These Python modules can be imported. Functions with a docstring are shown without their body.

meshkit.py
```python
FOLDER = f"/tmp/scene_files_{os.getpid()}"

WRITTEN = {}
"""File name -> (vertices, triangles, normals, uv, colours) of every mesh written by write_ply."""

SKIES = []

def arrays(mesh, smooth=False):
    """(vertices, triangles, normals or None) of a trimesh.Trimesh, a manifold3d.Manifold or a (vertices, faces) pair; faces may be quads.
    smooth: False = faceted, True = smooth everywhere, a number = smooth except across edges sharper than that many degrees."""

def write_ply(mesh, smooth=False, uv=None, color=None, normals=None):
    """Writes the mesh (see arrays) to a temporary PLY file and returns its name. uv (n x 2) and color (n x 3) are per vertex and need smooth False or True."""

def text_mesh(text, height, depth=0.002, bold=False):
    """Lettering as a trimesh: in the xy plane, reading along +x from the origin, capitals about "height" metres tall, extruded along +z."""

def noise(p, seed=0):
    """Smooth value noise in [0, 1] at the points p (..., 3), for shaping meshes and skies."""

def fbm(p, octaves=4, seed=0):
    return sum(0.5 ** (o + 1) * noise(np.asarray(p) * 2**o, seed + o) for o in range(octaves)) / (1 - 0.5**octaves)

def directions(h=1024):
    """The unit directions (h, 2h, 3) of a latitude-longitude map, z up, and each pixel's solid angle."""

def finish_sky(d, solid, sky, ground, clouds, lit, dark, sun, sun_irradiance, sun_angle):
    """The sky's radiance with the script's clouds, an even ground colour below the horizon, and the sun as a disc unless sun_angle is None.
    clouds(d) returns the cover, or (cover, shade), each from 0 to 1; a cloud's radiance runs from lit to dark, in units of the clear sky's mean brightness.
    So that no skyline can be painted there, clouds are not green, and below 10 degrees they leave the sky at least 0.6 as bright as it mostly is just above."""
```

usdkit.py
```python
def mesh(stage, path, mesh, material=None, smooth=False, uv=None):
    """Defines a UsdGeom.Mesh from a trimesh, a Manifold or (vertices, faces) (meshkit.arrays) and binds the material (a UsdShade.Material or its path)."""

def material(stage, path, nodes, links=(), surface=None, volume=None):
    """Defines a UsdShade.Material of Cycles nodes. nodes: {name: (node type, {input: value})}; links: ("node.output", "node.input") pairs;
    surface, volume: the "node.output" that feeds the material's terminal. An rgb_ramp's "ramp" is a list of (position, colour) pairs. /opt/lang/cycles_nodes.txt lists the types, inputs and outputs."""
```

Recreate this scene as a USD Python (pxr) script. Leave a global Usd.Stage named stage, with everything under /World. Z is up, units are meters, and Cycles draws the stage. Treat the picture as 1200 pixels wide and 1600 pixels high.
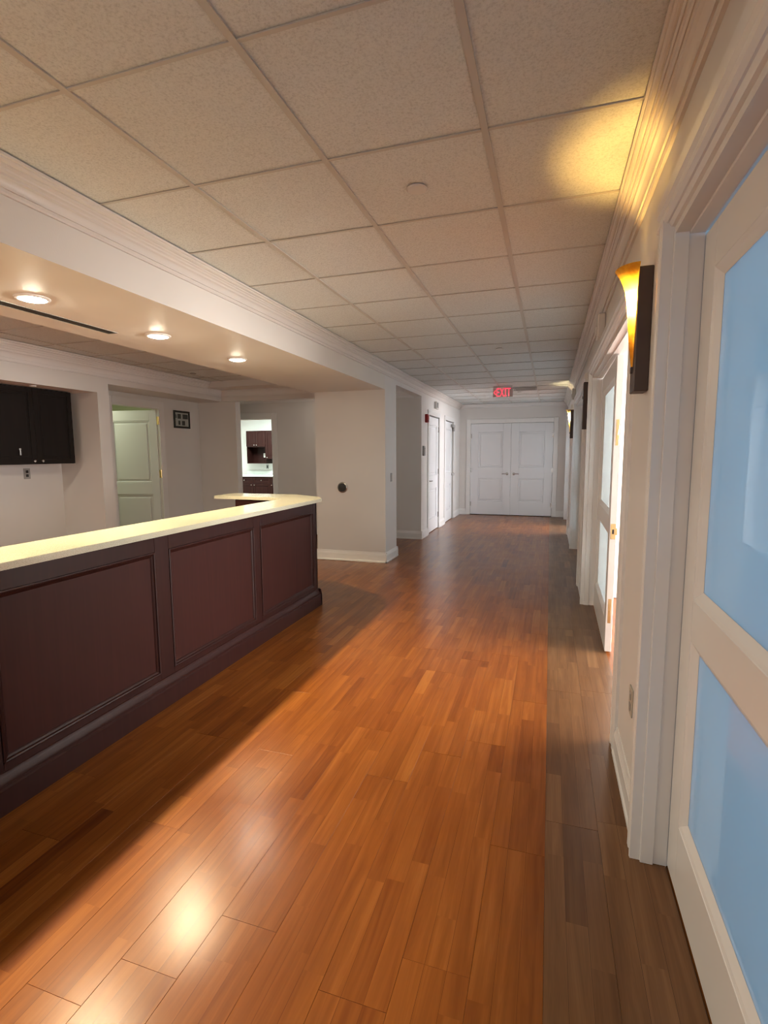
import math, random
import numpy as np, trimesh, usdkit, meshkit
from shapely.geometry import Polygon
from pxr import Usd, UsdGeom, UsdLux, UsdShade, Gf, Sdf

stage = Usd.Stage.CreateInMemory()
UsdGeom.SetStageUpAxis(stage, 'Z')
UsdGeom.SetStageMetersPerUnit(stage, 1.0)
UsdGeom.Xform.Define(stage, '/World')
UsdGeom.Scope.Define(stage, '/World/Looks')
rng = random.Random(7)

# ------------------------------------------------------------------ camera
EYE = 1.465
F_PX, PITCH, YAW, ROLL = 802.175, -0.1135978, 0.3118753, -0.00517
cam = UsdGeom.Camera.Define(stage, '/World/camera')
cam.CreateHorizontalApertureAttr(36.0)
cam.CreateVerticalApertureAttr(48.0)
cam.CreateFocalLengthAttr(36.0 * F_PX / 1200.0)
cam.CreateClippingRangeAttr(Gf.Vec2f(0.02, 200))
EXPOSURE = 0.28
cam.CreateExposureAttr(EXPOSURE)
cp, sp, cy, sy = math.cos(PITCH), math.sin(PITCH), math.cos(YAW), math.sin(YAW)
fw = np.array([-sy * cp, cy * cp, sp]); rt = np.array([cy, sy, 0.0]); up = np.cross(rt, fw)
c_, s_ = math.cos(ROLL), math.sin(ROLL)
rt, up = c_ * rt + s_ * up, -s_ * rt + c_ * up
cam.AddTransformOp().Set(Gf.Matrix4d(*rt, 0, *up, 0, *(-fw), 0, 0, 0, EYE, 1))

# ------------------------------------------------------------------ lights of the place, and an added fill behind the viewer
def rect_light(name, pos, size, aim, colour, intensity):
    """aim: 'x-','x+','y+','y-','z-'"""
    l = UsdLux.RectLight.Define(stage, '/World/' + name)
    l.CreateWidthAttr(size[0]); l.CreateHeightAttr(size[1])
    l.CreateColorAttr(Gf.Vec3f(*colour)); l.CreateIntensityAttr(intensity)
    x = UsdGeom.Xformable(l)
    x.AddTranslateOp().Set(Gf.Vec3d(*pos))
    rot = {'z-': (0, 0, 0), 'x-': (90, 0, 90), 'x+': (90, 0, -90), 'y+': (90, 0, 0), 'y-': (90, 0, 180)}[aim]
    x.AddRotateXYZOp().Set(Gf.Vec3f(*rot))
    return l

DAY = (0.94, 0.96, 1.0)
rect_light('daylight_window', (4.15, 0.3, 1.45), (2.6, 1.6), 'x-', (0.33, 0.66, 1.0), 8.4)
rect_light('daylight_window_001', (4.15, 4.0, 1.45), (2.4, 1.6), 'x-', (1.0, 0.97, 0.93), 30.0)
rect_light('daylight_window_002', (4.15, 9.6, 1.45), (4.6, 1.6), 'x-', DAY, 29.0)
rect_light('kitchen_ceiling_light', (-6.6, 10.4, 2.55), (1.2, 1.2), 'z-', (0.82, 1.0, 0.94), 30.0)
rect_light('office_ceiling_light', (-6.9, 5.8, 2.55), (0.9, 0.6), 'z-', (0.95, 1.0, 0.72), 7.0)
rect_light('added_lobby_fill', (-1.0, -3.9, 1.5), (2.0, 1.5), 'y+', (0.80, 0.90, 1.0), 1.7)  # added fill light behind the viewer; the back wall has no window
LAMP_STRENGTH = 270.0
BEAM, BEAM_ANGLE = 2650.0, 50.2
LAMP_COLOUR = (1.0, 0.91, 0.70)
BEAM_COLOUR = (1.0, 0.76, 0.44)

# ------------------------------------------------------------------ mesh helpers
class MB:
    def __init__(s): s.v = []; s.f = []; s.n = 0
    def add(s, v, f):
        v = np.asarray(v, float); f = np.asarray(f, int)
        if f.shape[1] == 4: f = np.vstack([f[:, [0, 1, 2]], f[:, [0, 2, 3]]])
        s.v.append(v); s.f.append(f + s.n); s.n += len(v); return s
    def mesh(s): return np.vstack(s.v), np.vstack(s.f)
    def box(s, x0, x1, y0, y1, z0, z1, b=0.0):
        x0, x1 = sorted((x0, x1)); y0, y1 = sorted((y0, y1)); z0, z1 = sorted((z0, z1))
        if b <= 0:
            v = [(x, y, z) for x in (x0, x1) for y in (y0, y1) for z in (z0, z1)]
            f = [(0, 1, 3, 2), (4, 6, 7, 5), (0, 4, 5, 1), (2, 3, 7, 6), (0, 2, 6, 4), (1, 5, 7, 3)]
            return s.add(v, f)
        b = min(b, (x1 - x0) / 2.01, (y1 - y0) / 2.01, (z1 - z0) / 2.01)
        v = []
        for x, dx in ((x0, b), (x1, -b)):
            for y, dy in ((y0, b), (y1, -b)):
                for z, dz in ((z0, b), (z1, -b)):
                    v += [(x, y + dy, z + dz), (x + dx, y, z + dz), (x + dx, y + dy, z)]
        h = trimesh.convex.convex_hull(np.array(v))
        return s.add(h.vertices, h.faces)
    def prism(s, prof, axis, a, b):
        """extrude the closed 2D profile along axis from a to b. profile axes: x -> (y,z); y -> (x,z); z -> (x,y)"""
        m = trimesh.creation.extrude_polygon(Polygon(prof), 1.0, engine='earcut')
        p = np.array(m.vertices); t = a + p[:, 2] * (b - a)
        q = {'x': np.stack([t, p[:, 0], p[:, 1]], 1), 'y': np.stack([p[:, 0], t, p[:, 1]], 1), 'z': np.stack([p[:, 0], p[:, 1], t], 1)}[axis]
        f = np.array(m.faces)
        tm = trimesh.Trimesh(q, f, process=False)
        if tm.volume < 0: f = f[:, ::-1]
        return s.add(q, f)
    def lathe(s, prof, centre, axis='z', n=32, ang=2 * math.pi, start=0.0):
        """prof: (r, h) list"""
        prof = np.asarray(prof, float); full = abs(ang - 2 * math.pi) < 1e-6
        m = n if full else n + 1
        th = start + np.arange(m) * ang / n
        P = np.stack([prof[:, 0][None] * np.cos(th)[:, None], prof[:, 0][None] * np.sin(th)[:, None], np.broadcast_to(prof[:, 1][None], (m, len(prof)))], -1).reshape(-1, 3)
        k = len(prof); F = []
        for i in range(n):
            j = (i + 1) % m
            for q in range(k - 1):
                F.append((i * k + q, j * k + q, j * k + q + 1, i * k + q + 1))
        perm = {'z': P, 'x': P[:, [2, 0, 1]], 'y': P[:, [1, 2, 0]]}[axis]
        return s.add(perm + np.asarray(centre, float), F)
    def tube(s, pts, r, sides=10):
        p = np.asarray(pts, float)
        t = np.gradient(p, axis=0); t /= np.linalg.norm(t, axis=1, keepdims=True)
        ref = np.array([0, 0, 1.0]) if abs(t[0, 2]) < 0.9 else np.array([1.0, 0, 0])
        a = np.cross(t, ref); a /= np.linalg.norm(a, axis=1, keepdims=True); b = np.cross(t, a)
        th = np.arange(sides) * 2 * math.pi / sides
        V = (p[:, None] + r * (np.cos(th)[None, :, None] * a[:, None] + np.sin(th)[None, :, None] * b[:, None])).reshape(-1, 3)
        F = []
        for i in range(len(p) - 1):
            for j in range(sides):
                k = (j + 1) % sides
                F.append((i * sides + j, i * sides + k, (i + 1) * sides + k, (i + 1) * sides + j))
        s.add(V, F)
        for e, fl in ((0, True), (len(p) - 1, False)):
            idx = [e * sides + j for j in range(sides)]; c = len(V)
            s.add(np.vstack([V[idx], p[e]]), [((j + 1) % sides, j, sides) if not fl else (j, (j + 1) % sides, sides) for j in range(sides)])
        return s
    def text(s, txt, h, depth, place):
        m = meshkit.text_mesh(txt, h, depth)
        return s.add(place(np.array(m.vertices)), np.array(m.faces))

names = {}
def numbered(parent, name):
    k = (parent, name); n = names.get(k, 0); names[k] = n + 1
    return name if n == 0 else '%s_%03d' % (name, n)
def tag(p, label=None, cat=None, group=None, kind=None):
    for k, v in (('label', label), ('category', cat), ('group', group), ('kind', kind)):
        if v: p.SetCustomDataByKey(k, v)
    return p
def thing(name, label=None, cat=None, loc=(0, 0, 0), group=None, kind=None, parent='/World'):
    x = UsdGeom.Xform.Define(stage, parent + '/' + numbered(parent, name))
    if any(loc): x.AddTranslateOp().Set(Gf.Vec3d(*loc))
    return tag(x.GetPrim(), label, cat, group, kind)
def obj(name, mb, mat, parent=None, smooth=30, label=None, cat=None, group=None, kind=None, origin=None):
    par = '/World' if parent is None else str(parent.GetPath())
    m = mb.mesh() if isinstance(mb, MB) else mb
    if origin is not None: m = (m[0] - np.asarray(origin, float), m[1])
    g = usdkit.mesh(stage, par + '/' + numbered(par, name), m, mat, smooth=smooth)
    return tag(g.GetPrim(), label, cat, group, kind)
def struct(name, mb, mat, label, cat, smooth=30):
    return obj(name, mb, mat, None, smooth, label, cat, None, 'structure')

# ------------------------------------------------------------------ materials
def mat(name, nodes, links=(), surface='p.BSDF'):
    return usdkit.material(stage, '/World/Looks/' + name, nodes, links, surface=surface)
def plain(name, col, rough=0.5, metal=0.0, **kw):
    return mat(name, {'p': ('principled_bsdf', {'base_color': col, 'roughness': rough, 'metallic': metal, **kw})})
def emitter(name, col, strength):
    return mat(name, {'p': ('emission', {'color': col, 'strength': strength})}, surface='p.emission')

def paint(name, col, rough, bump=0.15, scale=140):
    return mat(name, {'g': ('geometry', {}), 'n': ('noise_texture', {'scale': scale, 'detail': 2.0}), 'n2': ('noise_texture', {'scale': 1.3, 'detail': 3.0}),
        'r': ('rgb_ramp', {'ramp': [(0.3, tuple(c * 0.965 for c in col)), (0.7, tuple(min(1, c * 1.02) for c in col))]}),
        'b': ('bump', {'strength': bump, 'distance': 0.002}), 'p': ('principled_bsdf', {'roughness': rough})},
        [('g.position', 'n.vector'), ('g.position', 'n2.vector'), ('n2.fac', 'r.fac'), ('r.color', 'p.base_color'), ('n.fac', 'b.height'), ('b.normal', 'p.normal')])

M_WALL = paint('wall_paint', (0.74, 0.71, 0.68), 0.55)
M_OFFICE = paint('office_paint', (0.60, 0.62, 0.44), 0.55)
M_TRIM = paint('trim_white', (0.80, 0.78, 0.76), 0.32, 0.03, 60)
M_CROWN = paint('crown_offwhite', (0.70, 0.65, 0.60), 0.38, 0.03, 60)
M_SOFFIT = paint('soffit_paint', (0.73, 0.69, 0.635), 0.55)
M_DOOR = paint('door_white', (0.78, 0.78, 0.79), 0.35, 0.03, 60)
M_GRID = plain('ceiling_grid_white', (0.54, 0.52, 0.48), 0.45)
M_TILE = mat('ceiling_tile', {'g': ('geometry', {}), 'n': ('noise_texture', {'scale': 130.0, 'detail': 4.0, 'roughness': 0.65}), 'v': ('noise_texture', {'scale': 34.0, 'detail': 3.0}),
    'r': ('rgb_ramp', {'ramp': [(0.32, (0.55, 0.565, 0.55)), (0.5, (0.685, 0.705, 0.69)), (0.7, (0.735, 0.755, 0.74))]}),
    'b': ('bump', {'strength': 0.55, 'distance': 0.004}), 'm': ('math', {'math_type': 'add'}),
    'p': ('principled_bsdf', {'roughness': 0.9})},
    [('g.position', 'n.vector'), ('g.position', 'v.vector'), ('n.fac', 'm.value1'), ('v.fac', 'm.value2'), ('n.fac', 'r.fac'), ('r.color', 'p.base_color'), ('m.value', 'b.height'), ('b.normal', 'p.normal')])

def wood(name, ramp, rough, spec=0.5, grain=(28, 1.6, 28), coat=0.0, toned=True, amp=0.46, coat_rough=0.12):
    nodes = {'g': ('geometry', {}), 't': ('attribute', {'attribute': 'tone'}), 'c': ('combine_xyz', {}), 'k': ('math', {'math_type': 'multiply', 'value2': 41.0}),
        'a': ('vector_math', {'math_type': 'add'}), 'mp': ('mapping', {'scale': grain}),
        'n': ('noise_texture', {'scale': 1.0, 'detail': 5.0, 'roughness': 0.62, 'distortion': 0.6}),
        'n2': ('noise_texture', {'scale': 4.0, 'detail': 2.0}), 's': ('math', {'math_type': 'subtract', 'value2': 0.5}),
        's2': ('math', {'math_type': 'multiply', 'value2': amp * 2.4}), 's3': ('math', {'math_type': 'add', 'use_clamp': True}),
        'r': ('rgb_ramp', {'ramp': ramp}), 'rr': ('map_range', {'from_min': 0.3, 'from_max': 0.7, 'to_min': rough * 0.97, 'to_max': rough * 1.03}),
        'b': ('bump', {'strength': 0.02, 'distance': 0.0005}),
        'p': ('principled_bsdf', {'specular_ior_level': spec, 'coat_weight': coat, 'coat_roughness': coat_rough})}
    links = [('t.fac', 'k.value1'), ('k.value', 'c.x'), ('k.value', 'c.y'), ('g.position', 'a.vector1'), ('c.vector', 'a.vector2'), ('a.vector', 'mp.vector'), ('mp.vector', 'n.vector'),
        ('g.position', 'n2.vector'), ('n.fac', 's.value1'), ('s.value', 's2.value1'), ('s2.value', 's3.value1'), ('s3.value', 'r.fac'), ('r.color', 'p.base_color'),
        ('n2.fac', 'rr.value'), ('rr.result', 'p.roughness'), ('n.fac', 'b.height'), ('b.normal', 'p.normal')]
    if toned: links.append(('t.fac', 's3.value2'))
    else: nodes['s3'][1]['value2'] = 0.5
    return mat(name, nodes, links)

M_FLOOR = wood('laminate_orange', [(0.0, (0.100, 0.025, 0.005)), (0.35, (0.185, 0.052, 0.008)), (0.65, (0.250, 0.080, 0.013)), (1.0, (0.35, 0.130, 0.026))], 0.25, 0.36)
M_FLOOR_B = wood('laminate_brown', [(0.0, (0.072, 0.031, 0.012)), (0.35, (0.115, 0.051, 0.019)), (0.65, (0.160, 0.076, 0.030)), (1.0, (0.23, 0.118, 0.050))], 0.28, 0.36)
M_CHERRY = wood('dark_cherry', [(0.0, (0.016, 0.0050, 0.0042)), (0.5, (0.027, 0.0080, 0.0065)), (1.0, (0.042, 0.0125, 0.0098))], 0.42, 0.17, grain=(34, 34, 2.0), toned=False, amp=0.35)
M_CHERRY_FLAT = wood('dark_cherry_panel', [(0.0, (0.021, 0.0062, 0.0052)), (0.5, (0.037, 0.0105, 0.0083)), (1.0, (0.056, 0.0155, 0.0120))], 0.50, 0.14, grain=(34, 34, 1.6), toned=False, amp=0.30)
M_ESPRESSO = wood('espresso_cabinet', [(0.0, (0.008, 0.006, 0.005)), (0.5, (0.013, 0.010, 0.009)), (1.0, (0.018, 0.013, 0.011))], 0.55, 0.14, grain=(30, 30, 2.0), toned=False)
M_QUARTZ = mat('cream_quartz', {'g': ('geometry', {}), 'n': ('noise_texture', {'scale': 260.0, 'detail': 2.0}), 'r': ('rgb_ramp', {'ramp': [(0.35, (0.40, 0.385, 0.275)), (0.55, (0.52, 0.505, 0.385)), (0.75, (0.59, 0.575, 0.45))]}),
    'p': ('principled_bsdf', {'roughness': 0.16})}, [('g.position', 'n.vector'), ('n.fac', 'r.fac'), ('r.color', 'p.base_color')])
M_WHITE_TOP = plain('white_worktop', (0.80, 0.82, 0.78), 0.25)
M_BRONZE = plain('bronze_plate', (0.075, 0.052, 0.047), 0.45, 0.2)
M_CHROME = plain('satin_nickel', (0.72, 0.70, 0.67), 0.22, 1.0)
M_BRASS = plain('polished_brass', (0.80, 0.58, 0.28), 0.28, 1.0)
M_DARK = plain('dark_rubber', (0.02, 0.02, 0.02), 0.6)
M_GREY = plain('grey_plastic', (0.34, 0.33, 0.31), 0.45)
M_BEIGE = plain('beige_plastic', (0.46, 0.42, 0.35), 0.45)
M_WHITE_P = plain('white_plastic', (0.70, 0.68, 0.65), 0.4)
M_RED = plain('red_plastic', (0.30, 0.012, 0.012), 0.4)
M_SLOT = plain('vent_black', (0.035, 0.037, 0.033), 0.6)
M_VENT = plain('vent_grey', (0.30, 0.30, 0.28), 0.5)
M_FRAME = plain('picture_black', (0.012, 0.016, 0.014), 0.35)
M_PAPER = plain('paper_grey', (0.42, 0.45, 0.42), 0.4)
M_INK = plain('ink_dark', (0.05, 0.06, 0.055), 0.5)
M_EXIT_RED = emitter('exit_red', (1.0, 0.035, 0.06), 2.2)
M_EXIT_PANEL = mat('exit_panel', {'d': ('principled_bsdf', {'base_color': (0.80, 0.74, 0.72), 'roughness': 0.35}), 't': ('translucent_bsdf', {'color': (0.8, 0.7, 0.68)}), 'm': ('mix_closure', {'fac': 0.25})},
    [('d.BSDF', 'm.closure1'), ('t.BSDF', 'm.closure2')], 'm.closure')
M_LAMP = emitter('downlight_lens', LAMP_COLOUR, LAMP_STRENGTH)
M_LAMP_B = emitter('added_coffer_lens', (1.0, 0.90, 0.74), 620.0)
M_LAMP_C = emitter('added_hallway_lens', (1.0, 0.92, 0.80), 26.0)
M_BULB = emitter('sconce_bulb', (1.0, 0.57, 0.14), 2600.0)
M_BULB_B = emitter('sconce_bulb_pale', (1.0, 0.80, 0.44), 1600.0)
def frost(name, col, tcol, gl):
    return mat(name, {'t': ('translucent_bsdf', {'color': tcol}), 'd': ('diffuse_bsdf', {'color': col}), 'm': ('mix_closure', {'fac': 0.86}),
        'gl': ('glossy_bsdf', {'color': (1, 1, 1), 'roughness': 0.02}), 'fr': ('fresnel', {'IOR': 1.5}), 'm2': ('mix_closure', {})},
        [('d.BSDF', 'm.closure1'), ('t.BSDF', 'm.closure2'), ('m.closure', 'm2.closure1'), ('gl.BSDF', 'm2.closure2'), ('fr.fac', 'm2.fac')], 'm2.closure')
M_FROST = frost('frosted_glass', (0.66, 0.74, 0.78), (0.76, 0.86, 0.90), 0.05)
def shade_mat(name, a, b):
    return mat(name, {'g': ('geometry', {}), 'n': ('noise_texture', {'scale': 26.0, 'detail': 3.0, 'distortion': 1.2}), 'r': ('rgb_ramp', {'ramp': [(0.3, a), (0.7, b)]}),
    't': ('translucent_bsdf', {}), 'gl': ('principled_bsdf', {'roughness': 0.2}), 'm': ('mix_closure', {'fac': 0.25})},
    [('g.position', 'n.vector'), ('n.fac', 'r.fac'), ('r.color', 't.color'), ('r.color', 'gl.base_color'), ('t.BSDF', 'm.closure1'), ('gl.BSDF', 'm.closure2')], 'm.closure')
M_SHADE = shade_mat('amber_glass', (0.50, 0.25, 0.025), (0.66, 0.42, 0.07))
M_SHADE_B = shade_mat('pale_amber_glass', (0.66, 0.48, 0.20), (0.76, 0.62, 0.34))

# ------------------------------------------------------------------ dimensions (metres)
H = 2.594                      # grid ceiling
XL, XR = -2.065, 0.352         # corridor walls
YF, YB = 12.30, -4.0           # far wall, wall behind the camera
SOF = 2.291                    # underside of the dropped soffit
XS = -3.13                     # inner edge of the soffit
PIER = (6.47, 6.98)
HALL_Y = 8.47
XN, XA = -5.2, -5.7            # niche plane, alcove wall plane
OPEN = [(-0.44, 1.90), (2.70, 5.20), (6.00, 8.24), (9.75, 11.90)]
XD = 0.437                     # face of the glass doors
DOOR_TOP = 2.138

# ------------------------------------------------------------------ floor: laminate boards, each of three printed strips
floor = thing('floor', 'glossy orange-brown laminate floor with a browner strip beside the right wall', 'floor', kind='structure')
def tone_prim(p, tones):
    UsdGeom.PrimvarsAPI(p).CreatePrimvar('tone', Sdf.ValueTypeNames.FloatArray, 'vertex').Set([float(t) for t in tones])
BW = 0.196; XJ = 0.025
TOP_Z = 0.0
def board(x0, x1, y0, y1):
    g = 0.00015; b = 0.0007; zb = -0.006
    near = y0 < 3.5
    if not near: g, b = 0.00003, 0.0
    x0 += g; x1 -= g; y0 += g; y1 -= g
    V, Fc, T = [], [], []
    tk = 1.0 if near else 0.0
    bz = b
    tilt = [rng.uniform(-0.00022, 0.00022) * tk for _ in range(3)]
    def zz(x, y): return TOP_Z + tilt[0] + tilt[1] * (2 * (x - x0) / BW - 1) * 1.2 + tilt[2] * (2 * (y - y0) / 1.2 - 1)
    def quad(p, t):
        n = len(V); V.extend(p); T.extend([t] * 4); Fc.append((n, n + 1, n + 2, n + 3))
    ix0, ix1, iy0, iy1 = x0 + b, x1 - b, y0 + b, y1 - b
    n = max(1, round((x1 - x0) / (BW / 3)))
    for k in range(n):
        a, c = ix0 + (ix1 - ix0) * k / n, ix0 + (ix1 - ix0) * (k + 1) / n
        cuts = [iy0]; y = iy0 + rng.uniform(0.15, 0.62)
        while y < iy1 - 0.08:
            cuts.append(y); y += rng.uniform(0.40, 0.66)
        cuts.append(iy1)
        if k:
            e = 0.0006
            quad([(a - e, iy0, zz(a, iy0) + 3e-5), (a + e, iy0, zz(a, iy0) + 3e-5), (a + e, iy1, zz(a, iy1) + 3e-5), (a - e, iy1, zz(a, iy1) + 3e-5)], 0.06)
        for p, q in zip(cuts[:-1], cuts[1:]):
            t = min(0.95, max(0.05, rng.gauss(0.53, 0.10)))
            quad([(a, p, zz(a, p)), (c, p, zz(c, p)), (c, q, zz(c, q)), (a, q, zz(a, q))], t)
    t = 0.35
    o = [(x0, y0), (x1, y0), (x1, y1), (x0, y1)]; i = [(ix0, iy0), (ix1, iy0), (ix1, iy1), (ix0, iy1)]
    for k in range(4):
        l = (k + 1) % 4
        if near: quad([(*o[k], zz(*o[k]) - bz), (*o[l], zz(*o[l]) - bz), (*i[l], zz(*i[l])), (*i[k], zz(*i[k]))], t)
        quad([(*o[k], zb), (*o[l], zb), (*o[l], zz(*o[l]) - bz), (*o[k], zz(*o[k]) - bz)], t)
    return (np.array(V), np.array(Fc)), T
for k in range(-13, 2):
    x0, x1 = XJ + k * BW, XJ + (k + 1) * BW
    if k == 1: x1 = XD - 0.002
    y = 0.0 + rng.uniform(0, 1.15) - 0.6
    if k == -6: y = 1.042 - 1.2
    while y < YF:
        y1 = min(y + 1.2, YF - 0.004); ya = y
        if y1 - ya > 0.05:
            segs = [(ya, y1)]
            mid = (x0 + x1) / 2
            if mid < XL:                          # boards that run under the pier and the walls stop there
                segs = []
                for a, b2 in ((ya, min(y1, PIER[0])), (max(ya, PIER[1]), min(y1, HALL_Y))):
                    if b2 - a > 0.06: segs.append((a, b2))
            xa, xb = x0, x1
            if x0 < XL < x1 and (y1 > HALL_Y or (PIER[0] < y1 and ya < PIER[1])): xa = x0
            if k == 1:
                pass
            for a, b2 in segs:
                m, T = board(xa, xb, a, b2)
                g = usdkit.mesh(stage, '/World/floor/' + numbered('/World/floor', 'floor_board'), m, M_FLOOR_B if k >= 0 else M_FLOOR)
                tone_prim(g.GetPrim(), T)
        y += 1.2
sub = obj('floor_slab', MB().box(-8.6, 4.4, YB - 0.2, 12.9, -0.12, -0.004), M_FLOOR, floor)
tone_prim(sub, [0.5] * len(UsdGeom.Mesh(sub).GetPointsAttr().Get()))

# ------------------------------------------------------------------ ceiling: lay-in tiles on a grid of tees
TS = 0.6096; GX, GY = -0.25264, 1.352
def grid_ceiling(name, label, x0, x1, y0, y1, gx, gy, ymin):
    c = thing(name, label, 'ceiling', kind='structure')
    obj('deck', MB().box(x0, x1, y0, y1, H + 0.03, H + 0.12), M_TILE, c)
    xs = [x0] + [gx + i * TS for i in range(-20, 20) if x0 + 0.04 < gx + i * TS < x1 - 0.04] + [x1]
    ys = [y0] + [gy + j * TS for j in range(-20, 30) if y0 + 0.04 < gy + j * TS < y1 - 0.04] + [y1]
    w = 0.012
    for i in range(len(xs) - 1):
        for j in range(len(ys) - 1):
            if ys[j + 1] < ymin: continue
            d = rng.uniform(-0.0006, 0.0012)
            mb = MB().box(xs[i] + 0.004, xs[i + 1] - 0.004, ys[j] + 0.004, ys[j + 1] - 0.004, H + 0.002 + d, H + 0.018 + d)
            obj('ceiling_tile', mb, M_TILE, c)
    for x in xs[1:-1]:
        obj('main_tee', MB().box(x - w, x + w, y0, y1, H - 0.004, H + 0.0015).box(x - 0.002, x + 0.002, y0, y1, H, H + 0.03), M_GRID, c)
    for y in ys[1:-1]:
        if y < ymin: continue
        for i in range(len(xs) - 1):
            obj('cross_tee', MB().box(xs[i] + w, xs[i + 1] - w, y - w * 0.55, y + w * 0.55, H - 0.003, H + 0.0015), M_GRID, c)
    return c
grid_ceiling('ceiling', 'suspended ceiling of square speckled tiles in a grid over the corridor', XL, XR, YB, YF, GX, GY, 0.4)
grid_ceiling('ceiling_coffer', 'raised tiled ceiling behind the counter, in shade', XN, XS, YB, 7.40, -3.13 - 0.52, 1.1, 1.0)

# ------------------------------------------------------------------ soffit, walls
struct('ceiling_soffit', MB().box(XS, XL, YB, PIER[0], SOF, H + 0.12), M_SOFFIT, 'dropped white soffit over the counter holding the downlights', 'soffit')
struct('wall_pier', MB().box(-3.065, XL, PIER[0], PIER[1], 0, H + 0.12), M_WALL, 'white square pier beyond the end of the counter', 'pier')
T = 0.13
D1, D2 = (9.00, 9.89), (10.52, 11.36)
DH = 2.13
wl = MB().box(XL - T, XL, PIER[1], HALL_Y, 2.408, H + 0.12)
for a, b in ((HALL_Y, D1[0]), (D1[1], D2[0]), (D2[1] + 0.09, YF + 0.15)): wl.box(XL - T, XL, a, b, 0, H + 0.12)
wl.box(XL - T, XL, D1[0], D1[1], DH + 0.01, H + 0.12).box(XL - T, XL, D2[0], D2[1] + 0.09, DH + 0.01, H + 0.12)
struct('wall_left', wl, M_WALL, 'white left corridor wall with two doors beyond the recess', 'wall')
wr = MB()
edges = [YB] + [e for o in OPEN for e in o] + [YF + 0.15]
for a, b in zip(edges[0::2], edges[1::2]): wr.box(XR, XR + 0.15, a, b, 0, H + 0.12)
for a, b in OPEN: wr.box(XR, XR + 0.15, a, b, DOOR_TOP + 0.006, H + 0.12)
struct('wall_right', wr, M_WALL, 'white right corridor wall with glazed double doors along it', 'wall')
FD = (-1.80, 0.06)
wf = MB().box(XL - T, FD[0], YF, YF + 0.15, 0, H + 0.12).box(FD[1], XR + 0.15, YF, YF + 0.15, 0, H + 0.12).box(FD[0], FD[1], YF, YF + 0.15, 2.15, H + 0.12)
struct('wall_far', wf, M_WALL, 'white end wall around the closed double doors', 'wall')
struct('wall_back', MB().box(-6.1, XR + 0.15, YB - 0.12, YB, 0, H + 0.12), M_WALL, 'white wall behind the viewer', 'wall')
# reception: niche wall, alcove, hallway
NICHE = (2.3, 4.93); NZ = 2.211
struct('wall_niche', MB().box(XN - 0.12, XN, YB, NICHE[0], 0, H + 0.12).box(-6.0, XN, NICHE[1], 5.10, 0, H + 0.12).box(XN - 0.12, XN, NICHE[0], NICHE[1], NZ, H + 0.12)
       .box(-6.0, -5.85, NICHE[0] - 0.1, NICHE[1], 0, NZ).box(-5.85, XN - 0.12, NICHE[0] - 0.1, NICHE[0], 0, NZ).box(-5.85, XN - 0.12, NICHE[0], NICHE[1], NZ, NZ + 0.08)
       .box(-5.85, XN, 5.1, 7.465, 2.33, H + 0.12), M_WALL, 'white back wall of the reception with a cabinet niche and alcove header', 'wall')
OD = (5.62, 6.50); ODH = 2.155
struct('wall_alcove', MB().box(XA - 0.12, XA, 5.10, OD[0], 0, 2.40).box(XA - 0.12, XA, OD[1], 7.465, 0, 2.40).box(XA - 0.12, XA, OD[0], OD[1], ODH, 2.40)
       .box(XA - 0.12, -4.98, 7.465, 7.60, 0, H + 0.12), M_WALL, 'white alcove wall around the open office door and framed notice', 'wall')
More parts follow.
